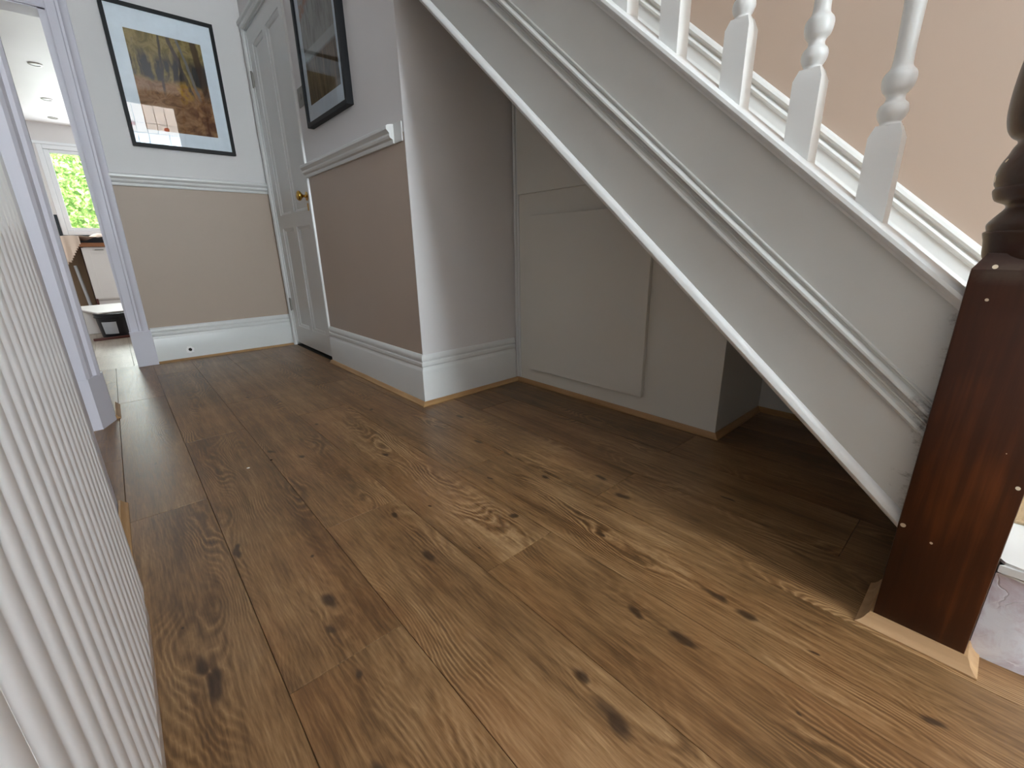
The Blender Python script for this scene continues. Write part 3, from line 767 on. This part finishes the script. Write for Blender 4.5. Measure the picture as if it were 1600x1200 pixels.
# ------------------------------------------------------------------ small things on floor and walls
bm = bmesh.new()
lathe(bm, [(.0235, 0), (.0225, .003), (.012, .0035), (.011, .001)], 0, 0, 18)
for v in bm.verts:
    k = 1 + .12 * math.sin(7 * math.atan2(v.co.y, v.co.x)); v.co.x *= k; v.co.y *= k
bmesh.ops.rotate(bm, verts=bm.verts[:], cent=(0, 0, 0), matrix=Matrix.Rotation(R90, 3, 'X'))
bmesh.ops.translate(bm, verts=bm.verts[:], vec=(.272, YB - .0151, .063))
ch = empty('cable_hole', (.272, YB - .0152, .04), 'small hole with bare white edge drilled in the far skirting board', 'hole')
adopt(ch, link('chipped_rim', bm, plain('bare_plaster', srgb(250, 250, 250), .7), None, True))
bm = bmesh.new(); lathe(bm, [(.011, 0), (.0105, .0022)], 0, 0, 14)
bmesh.ops.rotate(bm, verts=bm.verts[:], cent=(0, 0, 0), matrix=Matrix.Rotation(R90, 3, 'X'))
bmesh.ops.translate(bm, verts=bm.verts[:], vec=(.275, YB - .0151, .064))
adopt(ch, link('hole', bm, M_dark))
def blob(name, x, y, s, mat, label, cat, z=0.0):
    bm = bmesh.new(); bmesh.ops.create_icosphere(bm, subdivisions=1, radius=s)
    for v in bm.verts: v.co = Vector((v.co.x * random.uniform(.7, 1.4), v.co.y * random.uniform(.6, 1.2), v.co.z * .35)); v.co += Vector((x, y, z + s * .3))
    return tag(link(name, bm, mat), label, cat)
blob('paint_flake', .19, 1.49, .004, plain('flake', srgb(240, 240, 235), .6), 'tiny white flake lying on the floor boards', 'flake')
blob('crumb', .26, 1.50, .004, M_dark, 'tiny dark crumb on the floor boards in mid hall', 'crumb')

# ------------------------------------------------------------------ front door and fanlight behind the camera (light source of the hall, seen in the picture glass)
fd = empty('door_2', ((DX0 + DX1) / 2, -1.66, 0), 'white front door with an obscured glass panel behind the camera', 'door'); tag(fd, kind='structure')
M_pane = emis('daylit_obscured_glass', FRONT_COL, FRONT_GLOW)
M_pane2 = emis('daylit_pink_cream_glass', (1.0, 0.93, 0.86), FRONT_GLOW * .6)
M_red = emis('daylit_red_glass', (0.9, 0.08, 0.05), FRONT_GLOW * .25)
bm = bmesh.new()
fx0, fx1 = DX0 + .03, DX1 - .03
for b_ in ((fx0, fx0 + .11, .01, 2.2), (fx1 - .11, fx1, .01, 2.2), (fx0 + .11, fx1 - .11, .01, .85), (fx0 + .11, fx1 - .11, 2.06, 2.2)):
    box(bm, b_[0], b_[1], -1.68, -1.64, b_[2], b_[3])
adopt(fd, link('door_leaf', bm, M_gloss))
adopt(fd, B('glass_pane', M_pane, fx0 + .11, fx1 - .11, -1.665, -1.655, .85, 2.06))
bm = bmesh.new()
for b_ in ((DX0 - .02, DX0 + .03, 0, 2.98), (DX1 - .03, DX1 + .02, 0, 2.2), (1.30, 1.345, 2.2, 2.98), (DX0, 1.33, 2.2, 2.28), (DX0, 1.33, 2.92, 2.98)):
    box(bm, b_[0], b_[1], -1.70, -1.60, b_[2], b_[3])
adopt(fd, link('frame', bm, M_gloss))
# leaded fanlight: 5 columns, upper panes cream, lower panes pale, two red flowers
fw = empty('window_2', ((DX0 + DX1) / 2, -1.66, 2.10), 'leaded fanlight with two small red glass flowers above the front door', 'window'); tag(fw, kind='structure')
a0, a1 = DX0 + .03, 1.30
zc = 2.10
adopt(fw, B('lower_glass', M_pane, a0, a1, -1.664, -1.656, 2.28, 2.52))
adopt(fw, B('upper_glass', M_pane2, a0, a1, -1.664, -1.656, 2.52, 2.92))
bm = bmesh.new()
for k in range(1, 8):
    x = a0 + (a1 - a0) * k / 8; box(bm, x - .004, x + .004, -1.656, -1.650, 2.28, 2.92)
box(bm, a0, a1, -1.656, -1.650, 2.516, 2.524); box(bm, a0, a1, -1.656, -1.650, 2.66, 2.666)
adopt(fw, link('lead', bm, M_dark))
for (x, z) in ((a0 + .50, 2.64), (a1 - .15, 2.60)):
    bm = bmesh.new(); lathe(bm, [(.035, 0), (.03, .004)], 0, 0, 16)
    bmesh.ops.rotate(bm, verts=bm.verts[:], cent=(0, 0, 0), matrix=Matrix.Rotation(-R90, 3, 'X')); bmesh.ops.translate(bm, verts=bm.verts[:], vec=(x, -1.654, z))
    adopt(fw, link('red_flower', bm, M_red))

for o_ in (fd, fw): o_.location.y -= 1.0

# ------------------------------------------------------------------ kitchen beyond the doorway
M_kit = paint('cabinet_cream', srgb(236, 230, 226), .4, .4)
M_wood = grain_mat('worktop_wood', srgb(120, 74, 46), srgb(168, 112, 74), .4, 'x')
M_brown = plain('bare_plaster_brown', srgb(160, 136, 110), .8)
M_endp = plain('red_brown_end_panel', srgb(96, 52, 44), .5)
M_tile = paint('black_tile', srgb(30, 36, 42), .2, .5)
M_blackpl = plain('black_plastic', srgb(20, 22, 30), .4)
M_sheet = paint('dust_sheet_cloth', srgb(236, 214, 196), .9, .1, .5, 60, .004)
M_upvc = paint('window_frame_white', srgb(238, 242, 246), .35, .4)
kw = empty('window_1', (.28, KY + .03, .93), 'white framed kitchen window with green foliage outside', 'window'); tag(kw, kind='structure')
wx0, wx1, wz0, wz1 = -.36, .92, .93, 1.97
bm = bmesh.new()
for (x0, x1, z0, z1) in ((wx0, wx0 + .05, wz0, wz1), (wx1 - .05, wx1, wz0, wz1), (wx0 + .05, wx1 - .05, wz0, wz0 + .05), (wx0 + .05, wx1 - .05, wz1 - .05, wz1)):
    box(bm, x0, x1, KY - .005, KY + .07, z0, z1, .004)
for (x0, x1, z0, z1) in ((wx0 + .05, wx0 + .10, wz0 + .05, wz1 - .05), (wx1 - .10, wx1 - .05, wz0 + .05, wz1 - .05), (wx0 + .10, wx1 - .10, wz0 + .05, wz0 + .09), (wx0 + .10, wx1 - .10, wz1 - .09, wz1 - .05)):
    box(bm, x0, x1, KY + .012, KY + .06, z0, z1, .006)
adopt(kw, link('window_frame', bm, M_upvc))
adopt(kw, B('glass_pane', M_glass, wx0 + .10, wx1 - .10, KY + .034, KY + .038, wz0 + .09, wz1 - .09))
adopt(kw, B('top_trim', M_upvc, wx0 - .03, wx1 + .03, KY - .012, KY, wz1, wz1 + .03, .002))
# splashback
tag(B('splashback', M_tile, -1.34, -.362, KY - .012, KY - .001, .82, 1.17), 'black tiled splashback left of the kitchen window', 'splashback')
tag(B('splashback', M_tile, -.361, 1.2, KY - .012, KY - .001, .82, .929), 'black tiled strip between kitchen window and worktop', 'splashback')
# worktop on cabinets
KF = 7.5
tag(B('worktop', M_wood, -1.30, 1.3, KF - .03, KY - .013, .775, .82, .003), 'wooden kitchen worktop under the window', 'worktop')
kc = empty('kitchen_cabinet', (.1, 7.78, 0), 'cream kitchen base cabinet beside the open appliance gap', 'cabinet')
adopt(kc, B('body', M_kit, -.20, .45, KF + .02, KY - .02, .14, .774))
adopt(kc, B('end_panel', M_endp, -.222, -.2005, KF + .01, KY - .02, 0, .774))
bm = bmesh.new()
box(bm, -.218, -.15, KF, KF + .019, .16, .765, .001); box(bm, .16, .228, KF, KF + .019, .16, .765, .001)
box(bm, -.15, .16, KF, KF + .019, .16, .225); box(bm, -.15, .16, KF, KF + .019, .70, .765); box(bm, -.15, .16, KF + .008, KF + .018, .225, .70)
kd = link('door', bm, M_kit); adopt(kc, kd)
hn = B('handle', M_steel, -.10, -.02, KF - .018, KF, .735, .745, .002); hn.parent = kd
adopt(kc, B('plinth', M_kit, -.215, .45, KF + .04, KF + .06, 0, .135))
adopt(kc, B('door_edge', M_kit, .235, .45, KF, KF + .019, .16, .765, .001))
k2 = empty('kitchen_cabinet', (-1.05, 7.78, 0), 'cream kitchen base cabinet left of the appliance gap', 'cabinet')
adopt(k2, B('body', M_kit, -1.30, -.82, KF + .02, KY - .02, .0, .774)); adopt(k2, B('door', M_kit, -1.29, -.825, KF, KF + .019, .14, .765, .002))
tag(B('back_panel', M_brown, -.81, -.235, 7.78, 7.80, 0, .774), 'bare brown wall panel at the back of the appliance gap', 'panel')
bm = bmesh.new(); lathe(bm, [(.017, 0), (.017, .56)], 0, 0, 14)
bmesh.ops.rotate(bm, verts=bm.verts[:], cent=(0, 0, 0), matrix=Matrix.Rotation(-.06, 3, 'Y'))
bmesh.ops.translate(bm, verts=bm.verts[:], vec=(-.285, 7.66, .003))
tag(link('waste_pipe', bm, M_upvc, None, True), 'white plastic waste pipe standing in the appliance gap', 'pipe')
# rag heap at the foot of the pipe
def lump(name, c, s, mat, label, cat, seed=0):
    bm = bmesh.new(); bmesh.ops.create_icosphere(bm, subdivisions=3, radius=1)
    rr = random.Random(seed); ph = [rr.uniform(0, 6) for _ in range(6)]
    for v in bm.verts:
        k = 1 + .18 * math.sin(3 * v.co.x + ph[0]) * math.cos(4 * v.co.y + ph[1]) + .12 * math.sin(7 * v.co.z + 5 * v.co.x + ph[2])
        v.co = Vector((v.co.x * s[0] * k, v.co.y * s[1] * k, v.co.z * s[2] * k))
    mz = min(v.co.z for v in bm.verts)
    for v in bm.verts: v.co.z = max(v.co.z, mz * .6); 
    mz = min(v.co.z for v in bm.verts)
    for v in bm.verts: v.co += Vector((c[0], c[1], c[2] - mz))
    return tag(link(name, bm, mat, None, True), label, cat)
lump('rag', (-.345, 7.35, 0), (.055, .05, .05), plain('brown_rag', srgb(140, 96, 70), .9), 'crumpled brown rag by the foot of the white pipe', 'rag', 3)
lump('rag', (-.43, 7.2, 0), (.04, .05, .035), plain('blue_grey_rag', srgb(150, 170, 185), .9), 'pale blue rag next to the brown rag', 'rag', 5)
# dust sheet draped on the worktop
bm = bmesh.new(); nx, ny = 46, 22; gv = []
def sheet_z(u, v):
    return .012 + .030 * abs(math.sin(5.1 * u + 2 * v)) * (1 - .4 * v) + .03 * math.exp(-((u - .62) / .12) ** 2) * (.6 + .4 * math.sin(9 * v))
for i in range(nx + 1):
    row = []
    for j in range(ny + 1):
        u = i / nx; v = j / ny
        x = -.50 + .75 * u; y = KF - .04 + .42 * v
        z = .823 + 1.9 * sheet_z(u, v)
        row.append(bm.verts.new((x, y, z)))
    gv.append(row)
for i in range(nx):
    for j in range(ny): bm.faces.new((gv[i][j], gv[i + 1][j], gv[i + 1][j + 1], gv[i][j + 1]))
# hanging corner on the left
prev = [gv[i][0] for i in range(0, 20)]
for k in range(1, 14):
    cur = []
    for i, vv in enumerate(prev[:max(2, 20 - int(k * 1.1))]):
        cur.append(bm.verts.new((vv.co.x + .001, KF - .045 - .012 * math.sin(i * 1.1 + k * .2), .835 - .026 * k + .004 * math.sin(i))))
    for i in range(len(cur) - 1): bm.faces.new((prev[i], prev[i + 1], cur[i + 1], cur[i]))
    prev = cur
ds = tag(link('dust_sheet', bm, M_sheet, None, True), 'crumpled peach dust sheet lying over the edge of the kitchen worktop', 'dust sheet')
sm = ds.modifiers.new('thickness', 'SOLIDIFY'); sm.thickness = .003; sm.offset = 1
# tub
tb = empty('plastic_tub', (-.068, 5.03, 0), 'black plastic tub with a pale label standing on the kitchen floor', 'tub')
bm = bmesh.new(); lathe(bm, [(.100, .0), (.106, .004), (.120, .165), (.128, .167), (.130, .178), (.126, .182), (.126, .190), (.129, .192), (.129, .202), (.121, .203), (.100, .012), (.001, .012)], -.068, 5.03, 36)
adopt(tb, link('body', bm, M_blackpl, None, True))
bm = bmesh.new(); ang = [math.radians(222 + 50 * k / 10) for k in range(11)]
r0 = [bm.verts.new((-.068 + .1095 * math.cos(t), 5.03 + .1095 * math.sin(t), .035)) for t in ang]; r1 = [bm.verts.new((-.068 + .1185 * math.cos(t), 5.03 + .1185 * math.sin(t), .135)) for t in ang]
for i in range(10): bm.faces.new((r0[i], r0[i + 1], r1[i + 1], r1[i]))
lb = link('label', bm, plain('label_paper', srgb(196, 200, 206), .5), None, True); tag(lb, 'pale grey rectangular label'); adopt(tb, lb)
# board laid across the tub and a box behind
tag(B('cardboard_box', M_kit, -.33, -.10, 5.35, 5.75, 0, .198, .003), 'pale box on the kitchen floor behind the black tub', 'box')
bm = bmesh.new(); box(bm, -.17, .20, -.42, .42, 0, .012, .002)
bmesh.ops.rotate(bm, verts=bm.verts[:], cent=(0, 0, 0), matrix=Matrix.Rotation(math.radians(14), 3, 'Z')); bmesh.ops.translate(bm, verts=bm.verts[:], vec=(-.10, 5.38, .204))
tag(link('white_board', bm, M_kit), 'white board laid flat across the black tub and the box', 'board')
tag(B('cardboard_box', M_kit, -.47, -.25, 4.62, 4.95, 0, .13, .003), 'low pale box on the kitchen floor left of the black tub', 'box')
tag(B('cardboard_box', plain('grey_box', srgb(196, 186, 172), .7), -.62, -.36, 6.0, 6.4, 0, .26, .003), 'taller grey box on the kitchen floor farther back', 'box')
bm = bmesh.new(); box(bm, -.20, .06, -.012, .012, 0, .018, .002)
bmesh.ops.rotate(bm, verts=bm.verts[:], cent=(0, 0, 0), matrix=Matrix.Rotation(math.radians(4), 3, 'Z')); bmesh.ops.translate(bm, verts=bm.verts[:], vec=(-.03, 4.88, 0))
tag(link('wooden_strip', bm, M_endp), 'dark wooden strip lying on the floor in front of the tub', 'strip')
# downlights
M_lens = plain('lamp_lens', srgb(120, 120, 112), .4); M_rim = plain('lamp_rim', srgb(150, 148, 140), .35, .7)
for k, (x, y, lab) in enumerate(((-.09, 4.66, 'round ceiling downlight nearest the doorway'), (-.11, 5.79, 'round ceiling downlight, second from the doorway'), (-.12, 6.92, 'round ceiling downlight, third from the doorway'), (-.13, 7.75, 'round ceiling downlight nearest the kitchen window'))):
    t = empty('downlight', (x, y, KC), lab, 'downlight', 'downlights in the kitchen ceiling')
    bm = bmesh.new(); lathe(bm, [(.045, 0), (.045, -.006), (.034, -.008), (.033, -.001)], 0, 0, 24); link('rim', bm, M_rim, t, True)
    bm = bmesh.new(); lathe(bm, [(.032, -.004), (.031, -.0055)], 0, 0, 20); link('lens', bm, M_lens, t)
# wall unit corner glimpsed beside the jamb
tag(B('wall_cabinet', plain('mauve_grey_unit', srgb(120, 112, 118), .5), -.60, -.255, 4.95, 5.35, 1.45, 2.198, .01), 'grey wall cabinet edge high behind the left door jamb', 'cabinet')

# ------------------------------------------------------------------ garden
M_soil = plain('grass', srgb(96, 140, 50), .9)
struct(B('ground', M_soil, -6, 8, KY + .3, 18, -.3, -.1))
def leafmat():
    m, nt, p = newmat('hedge_leaves'); g = G(nt); o = g.obj()
    c = g.ramp(g.noise(o, 7, 5, .8), [(0.34, srgb(48, 90, 28)), (0.48, srgb(112, 150, 62)), (0.58, srgb(196, 210, 130)), (0.7, srgb(235, 240, 205))])  # palest stops paint the white highlights into the leaf colour
    nt.links.new(c, p.inputs['Base Color']); p.inputs['Roughness'].default_value = .5
    return m
bm = bmesh.new(); rr = random.Random(11)
for k in range(14000):
    x = rr.uniform(-2.2, 1.6); z = rr.uniform(-.1, 3.6); y = 10.3 + .35 * math.sin(2.1 * x + z) * math.cos(1.7 * z) + rr.uniform(0, .5)
    s = rr.uniform(.02, .06); t = rr.uniform(0, 6.28); tl = rr.uniform(-.9, .9)
    ax = Vector((math.cos(t), .5 * math.sin(tl), math.sin(t))).normalized(); ay = ax.cross(Vector((rr.uniform(-.4, .4), 1, rr.uniform(-.4, .6)))).normalized()
    c = Vector((x, y, z))
    bm.faces.new([bm.verts.new(c + ax * s), bm.verts.new(c + ay * s * .45), bm.verts.new(c - ax * s), bm.verts.new(c - ay * s * .45)])
box(bm, -2.4, 1.8, 10.95, 11.2, -.1, 3.6)
hd = link('hedge', bm, leafmat()); tag(hd, 'bright green leafy hedge outside the kitchen window', 'hedge', None, 'stuff')
